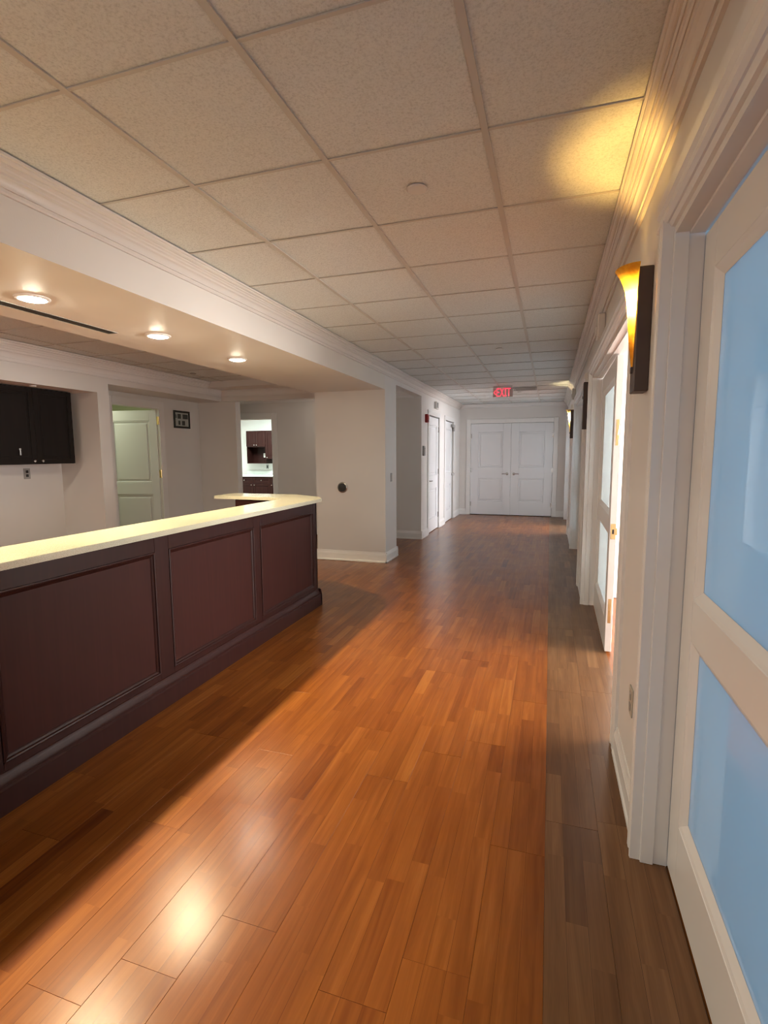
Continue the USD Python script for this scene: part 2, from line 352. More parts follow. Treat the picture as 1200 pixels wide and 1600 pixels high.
struct('ceiling_beam', MB().box(-4.98, -3.065, 7.40, 7.52, 2.33, H + 0.12).box(-3.13, -3.065, PIER[1], 7.40, 2.33, H + 0.12).box(XN, -4.98, 7.40, 7.465, 2.33, H + 0.12), M_WALL, 'white dropped beam at the entry to the back hallway', 'beam')
KD = (-5.68, -4.89); KDH = 2.106
struct('wall_hallway', MB().box(-6.2, KD[0], HALL_Y, HALL_Y + 0.12, 0, H + 0.12).box(KD[1], XL - T, HALL_Y, HALL_Y + 0.12, 0, H + 0.12).box(KD[0], KD[1], HALL_Y, HALL_Y + 0.12, KDH, H + 0.12)
       .box(-6.2, -6.08, 7.6, HALL_Y, 0, H + 0.12), M_WALL, 'white hallway wall in shade around the kitchenette doorway', 'wall')
struct('ceiling_hallway', MB().box(-6.2, XL - T, 6.98, HALL_Y, 2.50, 2.62), M_WALL, 'plain white ceiling of the back hallway', 'ceiling')
# office behind the open door, kitchenette, rooms on the right
def room(name, label, x0, x1, y0, y1, m, sides='NSEW', h=H):
    w = MB(); t = 0.1
    if 'W' in sides: w.box(x0 - t, x0, y0 - t, y1 + t, 0, h + 0.1)
    if 'E' in sides: w.box(x1, x1 + t, y0 - t, y1 + t, 0, h + 0.1)
    if 'S' in sides: w.box(x0, x1, y0 - t, y0, 0, h + 0.1)
    if 'N' in sides: w.box(x0, x1, y1, y1 + t, 0, h + 0.1)
    w.box(x0 - t, x1, y0, y1, h, h + 0.1)
    struct(name, w, m, label, 'wall')
room('wall_office', 'pale green walls of the office beyond the open door', -8.0, -5.83, 5.1, 7.46, M_OFFICE, 'WSN')
room('wall_kitchen', 'bright white walls of the kitchenette beyond the hallway', -8.05, -4.0, 8.60, 12.05, M_WALL, 'WEN')
room('wall_room_near', 'walls of the daylit room behind the nearest glazed door', 0.5, 4.2, -1.6, 2.34, M_WALL, 'SE')
room('wall_room_middle', 'walls of the daylit room behind the open glazed door', 0.5, 4.2, 2.44, 5.54, M_WALL, 'SE')
room('wall_room_far', 'walls of the daylit room behind the far glazed doors', 0.5, 4.2, 5.64, 12.3, M_WALL, 'SEN')

# ------------------------------------------------------------------ crown, casings, baseboards
def crown_prof(px, pz, d=1):
    """profile in (offset from wall, z below ceiling): an ogee with beads; d = +1 grows towards +x"""
    pts = [(0, 0), (1, 0), (1, -0.09), (0.95, -0.11), (0.91, -0.11), (0.91, -0.17), (0.86, -0.21), (0.80, -0.23), (0.74, -0.23), (0.74, -0.29), (0.70, -0.32), (0.66, -0.30), (0.62, -0.33),
           (0.60, -0.39), (0.55, -0.42), (0.51, -0.40), (0.47, -0.44), (0.46, -0.51), (0.41, -0.54), (0.36, -0.56), (0.30, -0.62), (0.26, -0.70), (0.235, -0.79), (0.235, -0.83), (0.16, -0.83), (0.16, -0.94), (0.12, -1.0), (0, -1.0)]
    return [(d * x * px, z * pz) for x, z in pts]
def shift(p, a, b): return [(x + a, z + b) for x, z in p]
ct = H - 0.004
struct('trim_1', MB().prism(shift(crown_prof(0.092, 0.115), XL, ct), 'y', YB, YF - 0.06), M_CROWN, 'white crown moulding along the left side of the corridor ceiling', 'moulding', 20)
struct('trim_2', MB().prism(shift(crown_prof(0.10, 0.125, -1), XR, ct), 'y', YB, YF - 0.06), M_CROWN, 'white crown moulding along the right wall, lit amber by a sconce', 'moulding', 20)
struct('trim_3', MB().prism([(YF + a, b + ct) for a, b in crown_prof(0.07, 0.08, -1)], 'x', XL, XR), M_TRIM, 'white crown moulding over the far double doors', 'moulding', 20)
struct('trim_4', MB().prism(shift(crown_prof(0.12, 0.19), XN, ct), 'y', YB, 7.40), M_TRIM, 'white crown moulding along the reception back wall above the cabinets', 'moulding', 20)
struct('trim_5', MB().prism([(7.40 + a, b + ct) for a, b in crown_prof(0.12, 0.19, -1)], 'x', XN, XS + 0.02), M_TRIM, 'white crown moulding on the beam at the back of the reception', 'moulding', 20)
struct('trim_6', MB().prism([(HALL_Y + a, b + 2.50) for a, b in crown_prof(0.09, 0.11, -1)], 'x', -6.0, XL - T), M_TRIM, 'white crown moulding inside the back hallway', 'moulding', 20)
BP = [(0, 0), (0.022, 0), (0.022, 0.016), (0.016, 0.026), (0.016, 0.098), (0.013, 0.104), (0.013, 0.110), (0.009, 0.118), (0.006, 0.132), (0.004, 0.140), (0, 0.140)]
bl = MB()
bl.prism([(XL + a, b) for a, b in BP], 'y', PIER[0] - 0.022, PIER[1] + 0.02)
bl.prism([(PIER[0] - a, b) for a, b in BP], 'x', -3.065 - 0.02, XL + 0.022)
bl.prism([(PIER[1] + a, b) for a, b in BP], 'x', -3.065 - 0.02, XL + 0.022)
struct('baseboard_pier', bl, M_TRIM, 'white moulded baseboard round the foot of the pier', 'baseboard', 20)
b2 = MB()
for a, b in ((HALL_Y - 0.02, D1[0] - 0.085), (D1[1] + 0.085, D2[0] - 0.085), (D2[1] + 0.18, YF)): b2.prism([(XL + p, q) for p, q in BP], 'y', a, b)
b2.prism([(HALL_Y - p, q) for p, q in BP], 'x', -4.78, XL + 0.02)
struct('baseboard_left', b2, M_TRIM, 'white moulded baseboard along the left corridor wall and hallway', 'baseboard', 20)
b3 = MB()
for a, b in ((OPEN[0][1] + 0.105, OPEN[1][0] - 0.105), (OPEN[1][1] + 0.105, OPEN[2][0] - 0.105), (OPEN[2][1] + 0.105, OPEN[3][0] - 0.105), (OPEN[3][1] + 0.105, YF)):
    b3.prism([(XR - p, q) for p, q in BP], 'y', a, b)
struct('baseboard_right', b3, M_TRIM, 'white moulded baseboard along the right corridor wall', 'baseboard', 20)
b4 = MB()
for a, b in ((XL, FD[0] - 0.1), (FD[1] + 0.1, XR)): b4.prism([(YF - p, q) for p, q in BP], 'x', a, b)
struct('baseboard_far', b4, M_TRIM, 'white moulded baseboard beside the far double doors', 'baseboard', 20)
b5 = MB()
b5.prism([(XN + p, q) for p, q in BP], 'y', NICHE[1], 5.1)
b5.prism([(7.465 - p, q) for p, q in BP], 'x', XA, -4.98)
struct('baseboard_back', b5, M_TRIM, 'white moulded baseboard at the back of the reception', 'baseboard', 20)

# casing of the right-hand openings: profile across the leg (u = distance from the opening edge, w = proud of the wall)
LEG = [(0, 0), (0, 0.034), (0.012, 0.036), (0.020, 0.030), (0.045, 0.028), (0.055, 0.033), (0.075, 0.033), (0.085, 0.026), (0.098, 0.022), (0.100, 0.0)]
HEADP = [(XR + 0.002, 2.295), (0.322, 2.290), (0.316, 2.275), (0.316, 2.235), (0.324, 2.225), (0.324, 2.205), (0.316, 2.198), (0.318, 2.189), (0.328, 2.180), (0.334, 2.180), (0.342, 2.168), (0.356, 2.165), (0.358, 2.158), (0.390, 2.146), (0.394, 2.139), (0.436, 2.138), (0.436, 2.146), (XR + 0.002, 2.20)]
ncase = 7
for i, (a, b) in enumerate(OPEN):
    m = MB()
    for y, d in ((a, -1), (b, 1)):
        pr = 0.6 if (i == 1 and d == -1) else 1.0
        m.prism([(XR - w * pr, y + d * u) for u, w in LEG], 'z', 0, 2.20)
        m.box(XR - 0.002, 0.392, y - 0.012 * d, y + 0.002 * d, 0, DOOR_TOP + 0.02, 0.0015)      # jamb lining
        m.box(0.392, XD, y - 0.004 * d, y + 0.002 * d, 0, DOOR_TOP + 0.02, 0.001)
    m.prism(HEADP, 'y', a - 0.11, b + 0.11)
    struct('trim_%d' % ncase, m, M_TRIM, ['white moulded door casing round the nearest glazed door', 'white moulded door casing round the opening with a half-open glazed door', 'white moulded door casing round the third glazed doorway from the front', 'white moulded door casing round the glazed doorway nearest the end wall'][i], 'door casing', 20)
    ncase += 1
def flat_casing(name, axis, plane, d, a, b, top, label, w=0.085, t=0.018):
    m = MB()
    if axis == 'y':   # wall along y
        m.box(plane, plane + d * t, a - w, a, 0, top + w, 0.004).box(plane, plane + d * t, b, b + w, 0, top + w, 0.004).box(plane, plane + d * t, a, b, top, top + w, 0.004)
    else:
        m.box(a - w, a, plane, plane + d * t, 0, top + w, 0.004).box(b, b + w, plane, plane + d * t, 0, top + w, 0.004).box(a, b, plane, plane + d * t, top, top + w, 0.004)
    global ncase
    struct('trim_%d' % ncase, m, M_TRIM, label, 'door casing'); ncase += 1
flat_casing('c', 'y', XL, 1, D1[0], D1[1], DH + 0.01, 'white door casing round the left door with a lever')
flat_casing('c', 'y', XL, 1, D2[0], D2[1] + 0.09, DH + 0.01, 'white door casing round the left door nearest the end wall')
flat_casing('c', 'x', YF, -1, FD[0], FD[1], 2.15, 'white door casing round the far double doors', 0.10)
flat_casing('c', 'y', XA, 1, OD[0], OD[1], ODH, 'white door casing round the open office door', 0.11)
flat_casing('c', 'x', HALL_Y, -1, KD[0], KD[1], KDH, 'white door casing round the kitchenette doorway', 0.11)

# ------------------------------------------------------------------ doors
def panel_leaf(w, h, t=0.04, stile=0.115, rows=((0.24, 0.80), (1.04, 1.96))):
    """leaf in local x (0..w), y (0 front .. t), z; recessed panels with a raised field on the front"""
    m = MB(); rec = 0.017
    zs = [0.0] + [z for r in rows for z in r] + [h]
    m.box(0, stile, 0, t, 0, h, 0.002).box(w - stile, w, 0, t, 0, h, 0.002)
    for a, b in zip(zs[0::2], zs[1::2]): m.box(stile, w - stile, 0, t, a, b, 0.002)
    panels = []
    for a, b in rows:
        p = MB().box(stile, w - stile, rec, t - rec, a, b)
        x0, x1 = stile, w - stile
        for (o, dd, zz0) in ((0.0, 0.002, 0.0),):
            # moulding frame
            prof = 0.022
            p.prism([(rec, 0), (0.001, 0), (0.004, prof * 0.6), (rec, prof)], 'x', x0, x1) if False else None
        q = MB()
        for (xa, xb, za, zb) in ((x0, x1, a, a + 0.02), (x0, x1, b - 0.02, b), (x0, x0 + 0.02, a, b), (x1 - 0.02, x1, a, b)):
            q.box(xa, xb, 0.006, rec, za, zb, 0.005)
        q.box(x0 + 0.05, x1 - 0.05, 0.007, rec, a + 0.05, b - 0.05, 0.008)
        panels.append((p, q))
    return m, panels
def xf(mb, fn):
    v, f = mb.mesh(); w = fn(v)
    tm = trimesh.Trimesh(w, f, process=False)
    r = MB(); r.add(w, f if np.linalg.det(np.array([fn(np.eye(3))[i] - fn(np.zeros((1, 3)))[0] for i in range(3)])) > 0 else f[:, ::-1]); return r
def lever(fn, z, x, sgn):
    m = MB().lathe([(0, -0.002), (0.031, -0.002), (0.031, 0.006), (0.026, 0.010), (0.012, 0.012), (0.011, 0.045), (0, 0.047)], (0, 0, 0), 'y', 24)
    v, f = m.mesh(); v[:, 1] *= -1; m = MB().add(v, f[:, ::-1])
    m.tube([(0, -0.042, 0), (sgn * 0.03, -0.048, 0), (sgn * 0.07, -0.05, 0.002), (sgn * 0.115, -0.046, -0.002)], 0.0095, 12)
    v, f = m.mesh(); m = MB().add(v + np.array([x, 0, z]), f)
    return xf(m, fn)
def hinge(x, z, mb=None, h=0.10):
    m = mb or MB()
    m.tube([(x, -0.007, z - h / 2), (x, -0.007, z), (x, -0.007, z + h / 2)], 0.008, 10)
    m.box(x - 0.022, x + 0.022, -0.002, 0.004, z - h / 2, z + h / 2)
    return m
# far double doors (face -y)
d1 = thing('door_1', 'white two-panel double doors with nickel levers closing the corridor', 'door', kind='structure')
mid = -0.87
for a, b, hx, sg in ((FD[0] + 0.004, mid - 0.002, 1, -1), (mid + 0.002, FD[1] - 0.004, 0, 1)):
    w = b - a
    fn = lambda v, a=a: v + np.array([a, YF + 0.012, 0.012])
    leaf, pans = panel_leaf(w, 2.132, stile=0.175, rows=((0.305, 0.865), (1.105, 1.94)))
    lf = obj('leaf', xf(leaf, fn), M_DOOR, d1)
    for p, q in pans:
        pp = obj('panel', xf(p, fn), M_DOOR, lf); 
        obj('panel_moulding', xf(q, fn), M_DOOR, lf)
    x = w - 0.075 if hx else 0.075
    obj('lever_handle', lever(fn, 0.965, x, sg), M_CHROME, lf, label='satin nickel lever')
    hh = MB()
    for z in (0.25, 1.05, 1.85): hinge(0.0 if hx else w, z, hh)
    obj('hinge', xf(hh, fn), M_CHROME, lf)
obj('threshold_gap', MB().box(FD[0], FD[1], YF + 0.03, YF + 0.06, 0.0, 0.013).box(FD[0], FD[1], YF + 0.053, YF + 0.058, 0.0, 2.15), M_DARK, d1)
# left wall doors (face +x): local x -> -y? leaf runs along y, front faces +x
def on_left(y0, x=XL):
    return lambda v: np.stack([x - 0.012 - v[:, 1], y0 + v[:, 0], v[:, 2] + 0.012], 1)
d2 = thing('door_2', 'white panel door with a nickel lever in the left corridor wall', 'door', kind='structure')
fn = on_left(D1[0] + 0.004)
leaf, pans = panel_leaf(D1[1] - D1[0] - 0.008, 2.112)
lf = obj('leaf', xf(leaf, fn), M_DOOR, d2)
for p, q in pans: obj('panel', xf(p, fn), M_DOOR, lf); obj('panel_moulding', xf(q, fn), M_DOOR, lf)
obj('lever_handle', lever(fn, 0.95, 0.07, 1), M_CHROME, lf)
for z in (0.26, 1.1, 1.90): obj('hinge', xf(hinge(D1[1] - D1[0] - 0.008, z), fn), M_CHROME, lf)
d3 = thing('door_3', 'white panel door with a dark edge gap and closer near the end wall', 'door', kind='structure')
fn = on_left(D2[0] + 0.004)
leaf, pans = panel_leaf(D2[1] - D2[0] - 0.008, 2.112)
lf = obj('leaf', xf(leaf, fn), M_DOOR, d3)
for p, q in pans: obj('panel', xf(p, fn), M_DOOR, lf); obj('panel_moulding', xf(q, fn), M_DOOR, lf)
obj('edge_gap', MB().box(XL - 0.05, XL - 0.012, D2[1], D2[1] + 0.085, 0.012, DH), M_GREY, d3)
obj('door_closer', MB().box(XL + 0.0, XL + 0.055, D2[1] - 0.16, D2[1] + 0.02, 2.02, 2.085, 0.006).box(XL + 0.02, XL + 0.04, D2[1] - 0.02, D2[1] + 0.08, 1.94, 2.05, 0.004), M_GREY, d3)
obj('lockset', MB().lathe([(0, 0), (0.032, 0), (0.032, 0.008), (0.014, 0.012), (0.014, 0.035), (0.026, 0.045), (0.026, 0.06), (0, 0.066)], (XL - 0.01, D2[1] - 0.03, 1.0), 'x', 20), M_CHROME, d3)
# open office door (hinged at the far side of its opening, swung into the office)
d4 = thing('door_4', 'half-open panel door with brass hinges, lit green by the office', 'door', kind='structure')
ang = math.radians(80)
ux, uy = -math.sin(ang), -math.cos(ang)
hx_, hy_ = XA - 0.03, OD[1] - 0.012
def fn(v):   # local x along the leaf away from the hinge, local y out of the face that looks to -y
    nx, ny = -uy, ux
    if ny > 0: nx, ny = -nx, -ny
    return np.stack([hx_ + ux * v[:, 0] - nx * (v[:, 1]), hy_ + uy * v[:, 0] - ny * (v[:, 1]), v[:, 2] + 0.012], 1)
leaf, pans = panel_leaf(0.86, 2.125, stile=0.12, rows=((0.24, 0.84), (1.02, 1.97)))
lf = obj('leaf', xf(leaf, fn), M_DOOR, d4)
for p, q in pans: obj('panel', xf(p, fn), M_DOOR, lf); obj('panel_moulding', xf(q, fn), M_DOOR, lf)
for z in (0.25, 1.17, 1.98):
    obj('hinge', MB().tube([(XA + 0.008, OD[1] - 0.008, z - 0.06), (XA + 0.008, OD[1] - 0.008, z), (XA + 0.008, OD[1] - 0.008, z + 0.06)], 0.011, 10).box(XA - 0.03, XA + 0.006, OD[1] - 0.006, OD[1] - 0.001, z - 0.06, z + 0.06), M_BRASS, d4, label='brass hinge')

# glazed leaves of the right-hand openings
def glazed_leaf(w, h=2.118):
    """local: x along the leaf from the hinge, y depth (0 corridor face .. .045), z"""
    s, t = 0.118, 0.045
    zr = [(0.0, 0.23), (0.862, 0.995), (1.985, h)]
    fr = MB().box(0, s, 0, t, 0, h, 0.002).box(w - s, w, 0, t, 0, h, 0.002)
    for a, b in zr: fr.box(s, w - s, 0, t, a, b, 0.002)
    beads, panes = [], []
    for a, b in ((0.23, 0.862), (0.995, 1.985)):
        bd = MB(); k = 0.032; g0 = 0.019
        x0, x1 = s, w - s
        V = [(x0, 0.002, a), (x1, 0.002, a), (x1, 0.002, b), (x0, 0.002, b), (x0 + k, g0, a + k), (x1 - k, g0, a + k), (x1 - k, g0, b - k), (x0 + k, g0, b - k)]
        W = [(x, t - y, z) for x, y, z in V]
        step = [(x0 + 0.010, 0.006, a + 0.010), (x1 - 0.010, 0.006, a + 0.010), (x1 - 0.010, 0.006, b - 0.010), (x0 + 0.010, 0.006, b - 0.010)]
        V2 = V[:4] + step + V[4:]
        for ring in (0, 4):
            for i in range(4):
                j = (i + 1) % 4
                bd.add([V2[ring + i], V2[ring + j], V2[ring + 4 + j], V2[ring + 4 + i]], [(0, 1, 2, 3)])
        for i in range(4):
            j = (i + 1) % 4
            bd.add([W[i], W[4 + i], W[4 + j], W[j]], [(0, 1, 2, 3)])
        beads.append(bd)
        panes.append(MB().box(x0 + k - 0.006, x1 - k + 0.006, 0.0195, 0.0255, a + k - 0.006, b - k + 0.006))
    return fr, beads, panes
glabels = ['white glazed double doors with blue frosted panes at the right edge', 'white glazed double door standing half open, brass latch plate on its edge', 'white glazed double doors, third along the right wall', 'white glazed double doors nearest the end wall on the right']
for i, (a, b) in enumerate(OPEN):
    d = thing('door_%d' % (5 + i), glabels[i], 'door', kind='structure')
    w = (b - a) / 2 - 0.008
    for far in (True, False):
        opened = (not far) and i in (1, 3)
        if far and i == 1:      # this leaf stands slightly ajar towards the corridor
            fn = lambda v, b=b: np.stack([XD + v[:, 1] * 0.9997 - v[:, 0] * 0.013, b - 0.006 - v[:, 0] * 0.9997 - v[:, 1] * 0.013, v[:, 2] + 0.012], 1)
        elif far: fn = lambda v, b=b: np.stack([XD + v[:, 1], b - 0.006 - v[:, 0], v[:, 2] + 0.012], 1)
        elif not opened: fn = lambda v, a=a: np.stack([XD + v[:, 1], a + 0.006 + v[:, 0], v[:, 2] + 0.012], 1)
        else: fn = lambda v, a=a: np.stack([XD + 0.06 + v[:, 0], a + 0.05 - v[:, 1], v[:, 2] + 0.012], 1)
        fr, beads, panes = glazed_leaf(w)
        lf = obj('leaf', xf(fr, fn), M_TRIM, d)
        for q in beads: obj('glazing_bead', xf(q, fn), M_TRIM, lf, smooth=False)
        for q in panes: obj('glass_pane', xf(q, fn), M_FROST, lf, label='frosted bluish glass')
        if far and i == 1:
            e = w   # free edge looks to -y
            fb = lambda z0, z1: MB().box(e - 0.001, e + 0.0015, 0.012, 0.033, z0, z1, 0.0007)
            obj('flush_bolt', xf(fb(1.50, 1.68).box(e + 0.001, e + 0.005, 0.018, 0.027, 1.57, 1.61, 0.001), fn), M_BRASS, lf, label='brass flush bolt')
            obj('flush_bolt', xf(fb(0.215, 0.395).box(e + 0.001, e + 0.005, 0.018, 0.027, 0.27, 0.31, 0.001), fn), M_BRASS, lf, label='brass flush bolt')
            st = MB().box(e - 0.001, e + 0.0015, 0.006, 0.039, 0.835, 0.945, 0.0007).box(e - 0.001, e + 0.0015, 0.036, 0.05, 0.865, 0.915, 0.0007)
            sp_ = obj('strike_plate', xf(st, fn), M_BRASS, lf, label='brass latch strike plate')
            obj('latch_hole', xf(MB().box(e, e + 0.0019, 0.016, 0.029, 0.872, 0.905), fn), M_DARK, lf)

# ------------------------------------------------------------------ reception counter
cn = thing('reception_counter', 'long dark cherry reception counter front with framed panels and plinth', 'counter', (-2.11, 4.44, 0))
CO = np.array([-2.11, 4.44, 0.0])
def cpart(name, mb, m, smooth=30, label=None): return obj(name, mb, m, cn, smooth, label, origin=CO)
CX, CY0, CY1 = -2.11, -0.60, 4.44
cpart('body', MB().box(CX - 0.26, CX - 0.018, CY0, CY1 - 0.018, 0.0, 1.021).box(-2.95, CX - 0.262, 4.38, CY1 - 0.018, 0, 1.021), M_CHERRY)
rows = [(0.40, 1.31), (1.41, 2.32), (2.43, 3.34), (3.43, 4.36)]
PZ = (0.197, 0.917)
ys_ = [CY0] + [y for r in rows for y in r] + [CY1]
for a, b in zip(ys_[0::2], ys_[1::2]): cpart('stile', MB().box(CX - 0.02, CX, a, b, 0.12, 1.021, 0.0015), M_CHERRY)
for a, b in rows:
    cpart('top_rail', MB().box(CX - 0.02, CX, a, b, PZ[1], 1.021, 0.0015), M_CHERRY)
    cpart('bottom_rail', MB().box(CX - 0.02, CX, a, b, 0.12, PZ[0], 0.0015), M_CHERRY)
    cpart('panel', MB().box(CX - 0.019, CX - 0.011, a, b, PZ[0], PZ[1]), M_CHERRY_FLAT)
    mo = MB(); k = 0.030
    prof = [(0.0, CX + 0.001), (0.0, CX + 0.004), (0.006, CX + 0.006), (0.012, CX + 0.004), (0.016, CX - 0.002), (0.024, CX - 0.006), (k, CX - 0.011)]
    for (u0, x0), (u1, x1) in zip(prof[:-1], prof[1:]):
        A = [(a + u0, PZ[0] + u0), (b - u0, PZ[0] + u0), (b - u0, PZ[1] - u0), (a + u0, PZ[1] - u0)]
        B = [(a + u1, PZ[0] + u1), (b - u1, PZ[0] + u1), (b - u1, PZ[1] - u1), (a + u1, PZ[1] - u1)]
        for i in range(4):
            j = (i + 1) % 4
            mo.add([(x0, *A[i]), (x0, *A[j]), (x1, *B[j]), (x1, *B[i])], [(0, 1, 2, 3)])
    cpart('panel_moulding', mo, M_CHERRY, 25)
PL = [(0, 0), (0.030, 0), (0.030, 0.105), (0.024, 0.112), (0.024, 0.122), (0.018, 0.128), (0.012, 0.140), (0.006, 0.150), (0.004, 0.162), (0, 0.165)]
pl = MB().prism([(CX + a, b) for a, b in PL], 'y', CY0, CY1 + 0.03).prism([(CY1 + a, b) for a, b in PL], 'x', CX - 0.25, CX + 0.030)
cpart('plinth', pl, M_CHERRY, 25)
cpart('end_panel', MB().box(CX - 0.26, CX - 0.0, CY1 - 0.018, CY1, 0.0, 1.021, 0.0015), M_CHERRY)
cpart('return_front', MB().box(-2.95, CX - 0.262, 4.36, 4.378, 0.0, 1.021, 0.001), M_CHERRY)
def rounded(poly, r, n=6):
    return list(Polygon(poly).buffer(-r, join_style=2).buffer(r, quad_segs=n).exterior.coords)[:-1]
TOP = [(-2.0, -0.72), (-2.0, 4.33), (-2.10, 4.50), (-2.46, 4.72), (-3.20, 4.72), (-3.20, 4.36), (-2.52, 4.33), (-2.36, 4.19), (-2.36, -0.72)]
tp = MB(); e = 0.003
base = Polygon(rounded(TOP, 0.012))
inner = base.buffer(-e, join_style=1)
def slab(poly, z0, z1):
    m = trimesh.creation.extrude_polygon(poly, z1 - z0, engine='earcut'); m.apply_translation([0, 0, z0]); return m
P0 = np.array(base.exterior.coords)[:-1]
tp.add(*[(lambda m: (m.vertices, m.faces))(slab(base, 1.023, 1.053 - e))][0])
tp.add(*[(lambda m: (m.vertices, m.faces))(slab(inner, 1.052 - e, 1.053))][0])
obj('countertop', tp, M_QUARTZ, None, 30, 'cream speckled stone countertop with a return, resting on the dark counter', 'countertop', origin=(-2.11, 4.44, 0), kind=None)
stage.GetPrimAtPath('/World/countertop') and UsdGeom.Xformable(stage.GetPrimAtPath('/World/countertop')).AddTranslateOp().Set(Gf.Vec3d(-2.11, 4.44, 0))

# ------------------------------------------------------------------ downlights, slot diffuser, sprinklers, vent
LX = -2.63
ys = [-1.56, -0.64, 0.28, 1.20, 2.12, 3.04, 4.00]
lab = {1.20: 'lit recessed downlight in the soffit, fourth from the pier', 0.28: 'lit recessed downlight in the soffit, fifth from the pier', -0.64: 'lit recessed downlight in the soffit, sixth from the pier', -1.56: 'lit recessed downlight in the soffit, closest to the back wall', 2.12: 'lit recessed downlight in the soffit, nearest and largest, at the left edge', 3.04: 'lit recessed downlight in the soffit, middle one of three', 4.00: 'lit recessed downlight in the soffit, farthest and smallest of three'}
for y in (2.12, 3.04, 4.00, 1.20, 0.28, -0.64, -1.56):
    L_ = lab.get(y, 'lit recessed downlight in the soffit towards the viewer')
    t = thing('downlight', L_, 'downlight', (LX, y, SOF), 'downlights in the soffit')
    obj('trim_ring', MB().lathe([(0.060, 0.0005), (0.062, -0.006), (0.068, -0.010), (0.078, -0.009), (0.084, -0.004), (0.085, 0.0005)], (0, 0, 0), 'z', 40), M_TRIM, t)
    obj('lens', MB().lathe([(0.060, -0.004), (0.056, -0.010), (0.044, -0.016), (0.024, -0.020), (0.0001, -0.0215)], (0, 0, 0), 'z', 32), M_LAMP, t, True, 'glowing lens')
    sp = UsdLux.SphereLight.Define(stage, str(t.GetPath()) + '/beam')       # the lamp's own beam
    sp.CreateRadiusAttr(0.028); sp.CreateColorAttr(Gf.Vec3f(*BEAM_COLOUR)); sp.CreateIntensityAttr(BEAM)
    sh = UsdLux.ShapingAPI.Apply(sp.GetPrim()); sh.CreateShapingConeAngleAttr(BEAM_ANGLE); sh.CreateShapingConeSoftnessAttr(0.10)
    UsdGeom.Xformable(sp).AddTranslateOp().Set(Gf.Vec3d(0, 0, -0.045))
for y, L_ in ((1.3, 'added unseen downlight in the coffer ceiling, brightening the reception behind the counter'), (-0.5, 'added unseen downlight in the coffer ceiling, nearest the back wall')):  # out-of-view lamps added to brighten the reception
    t = thing('added_coffer_lamp', L_, 'downlight', (-4.2, y, H - 0.004), 'added fill lamps in the coffer ceiling')
    obj('trim_ring', MB().lathe([(0.060, 0.0005), (0.062, -0.006), (0.068, -0.010), (0.078, -0.009), (0.084, -0.004), (0.085, 0.0005)], (0, 0, 0), 'z', 40), M_TRIM, t)
    obj('lens', MB().lathe([(0.060, -0.004), (0.056, -0.010), (0.044, -0.016), (0.024, -0.020), (0.0001, -0.0215)], (0, 0, 0), 'z', 32), M_LAMP_B, t, True, 'glowing lens')
t = thing('added_hallway_lamp', 'added round flush ceiling lamp, hidden behind the pier to lighten the back hallway', 'ceiling lamp', (-3.6, 7.75, 2.50))  # added out of view, only to lighten the hallway walls
obj('base', MB().lathe([(0.0001, 0.0), (0.11, 0.0), (0.11, -0.012), (0.10, -0.016), (0.0001, -0.016)], (0, 0, 0), 'z', 32), M_TRIM, t)
obj('lens', MB().lathe([(0.098, -0.016), (0.088, -0.034), (0.06, -0.05), (0.0001, -0.058)], (0, 0, 0), 'z', 32), M_LAMP_C, t, True, 'glowing lens')
sl = thing('slot_diffuser', 'long narrow dark air slot in the soffit beside the downlights', 'air vent', (-2.87, 2.0, SOF))
obj('frame', MB().box(-0.042, -0.037, -1.2, 0.888, -0.003, 0.0005, 0.001).box(0.037, 0.042, -1.2, 0.888, -0.003, 0.0005, 0.001).box(-0.037, 0.037, 0.882, 0.888, -0.003, 0.0005, 0.001), M_VENT, sl)
obj('slot', MB().box(-0.037, 0.037, -1.2, 0.882, -0.0015, 0.0003), M_SLOT, sl)
for (x, y), L_ in (((-0.578, 2.276), 'round white sprinkler cover in the nearest ceiling tiles'), ((-0.565, 5.88), 'round white sprinkler cover halfway down the corridor ceiling'), ((-0.58, 10.1), 'round white sprinkler cover behind the exit sign'), ((-4.80, 6.2), 'round sprinkler cover on the shaded ceiling behind the counter')):
    t = thing('sprinkler_cover', L_, 'sprinkler', (x, y, H + 0.002), 'sprinkler covers')
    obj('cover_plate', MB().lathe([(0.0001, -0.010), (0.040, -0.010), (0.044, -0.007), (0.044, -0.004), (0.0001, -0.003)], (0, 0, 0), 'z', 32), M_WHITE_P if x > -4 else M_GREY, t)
    obj('collar', MB().lathe([(0.030, -0.004), (0.034, -0.003), (0.034, 0.002), (0.030, 0.002)], (0, 0, 0), 'z', 24), M_DARK, t)
vt = thing('ceiling_vent', 'dark louvred square vent in the ceiling by the exit sign', 'air vent', (-0.455, 9.62, H))
obj('frame', MB().box(-0.20, 0.20, -0.22, -0.19, -0.010, -0.002, 0.001).box(-0.20, 0.20, 0.19, 0.22, -0.010, -0.002, 0.001).box(-0.20, -0.17, -0.19, 0.19, -0.010, -0.002, 0.001).box(0.17, 0.20, -0.19, 0.19, -0.010, -0.002, 0.001), M_VENT, vt)
obj('back', MB().box(-0.17, 0.17, -0.19, 0.19, -0.0035, -0.002), M_SLOT, vt)
for k in range(9):
    y = -0.17 + k * 0.0425
    obj('louvre', MB().prism([(y - 0.012, -0.004), (y + 0.010, -0.010), (y + 0.012, -0.0092), (y - 0.010, -0.0035)], 'x', -0.17, 0.17), M_VENT, vt)

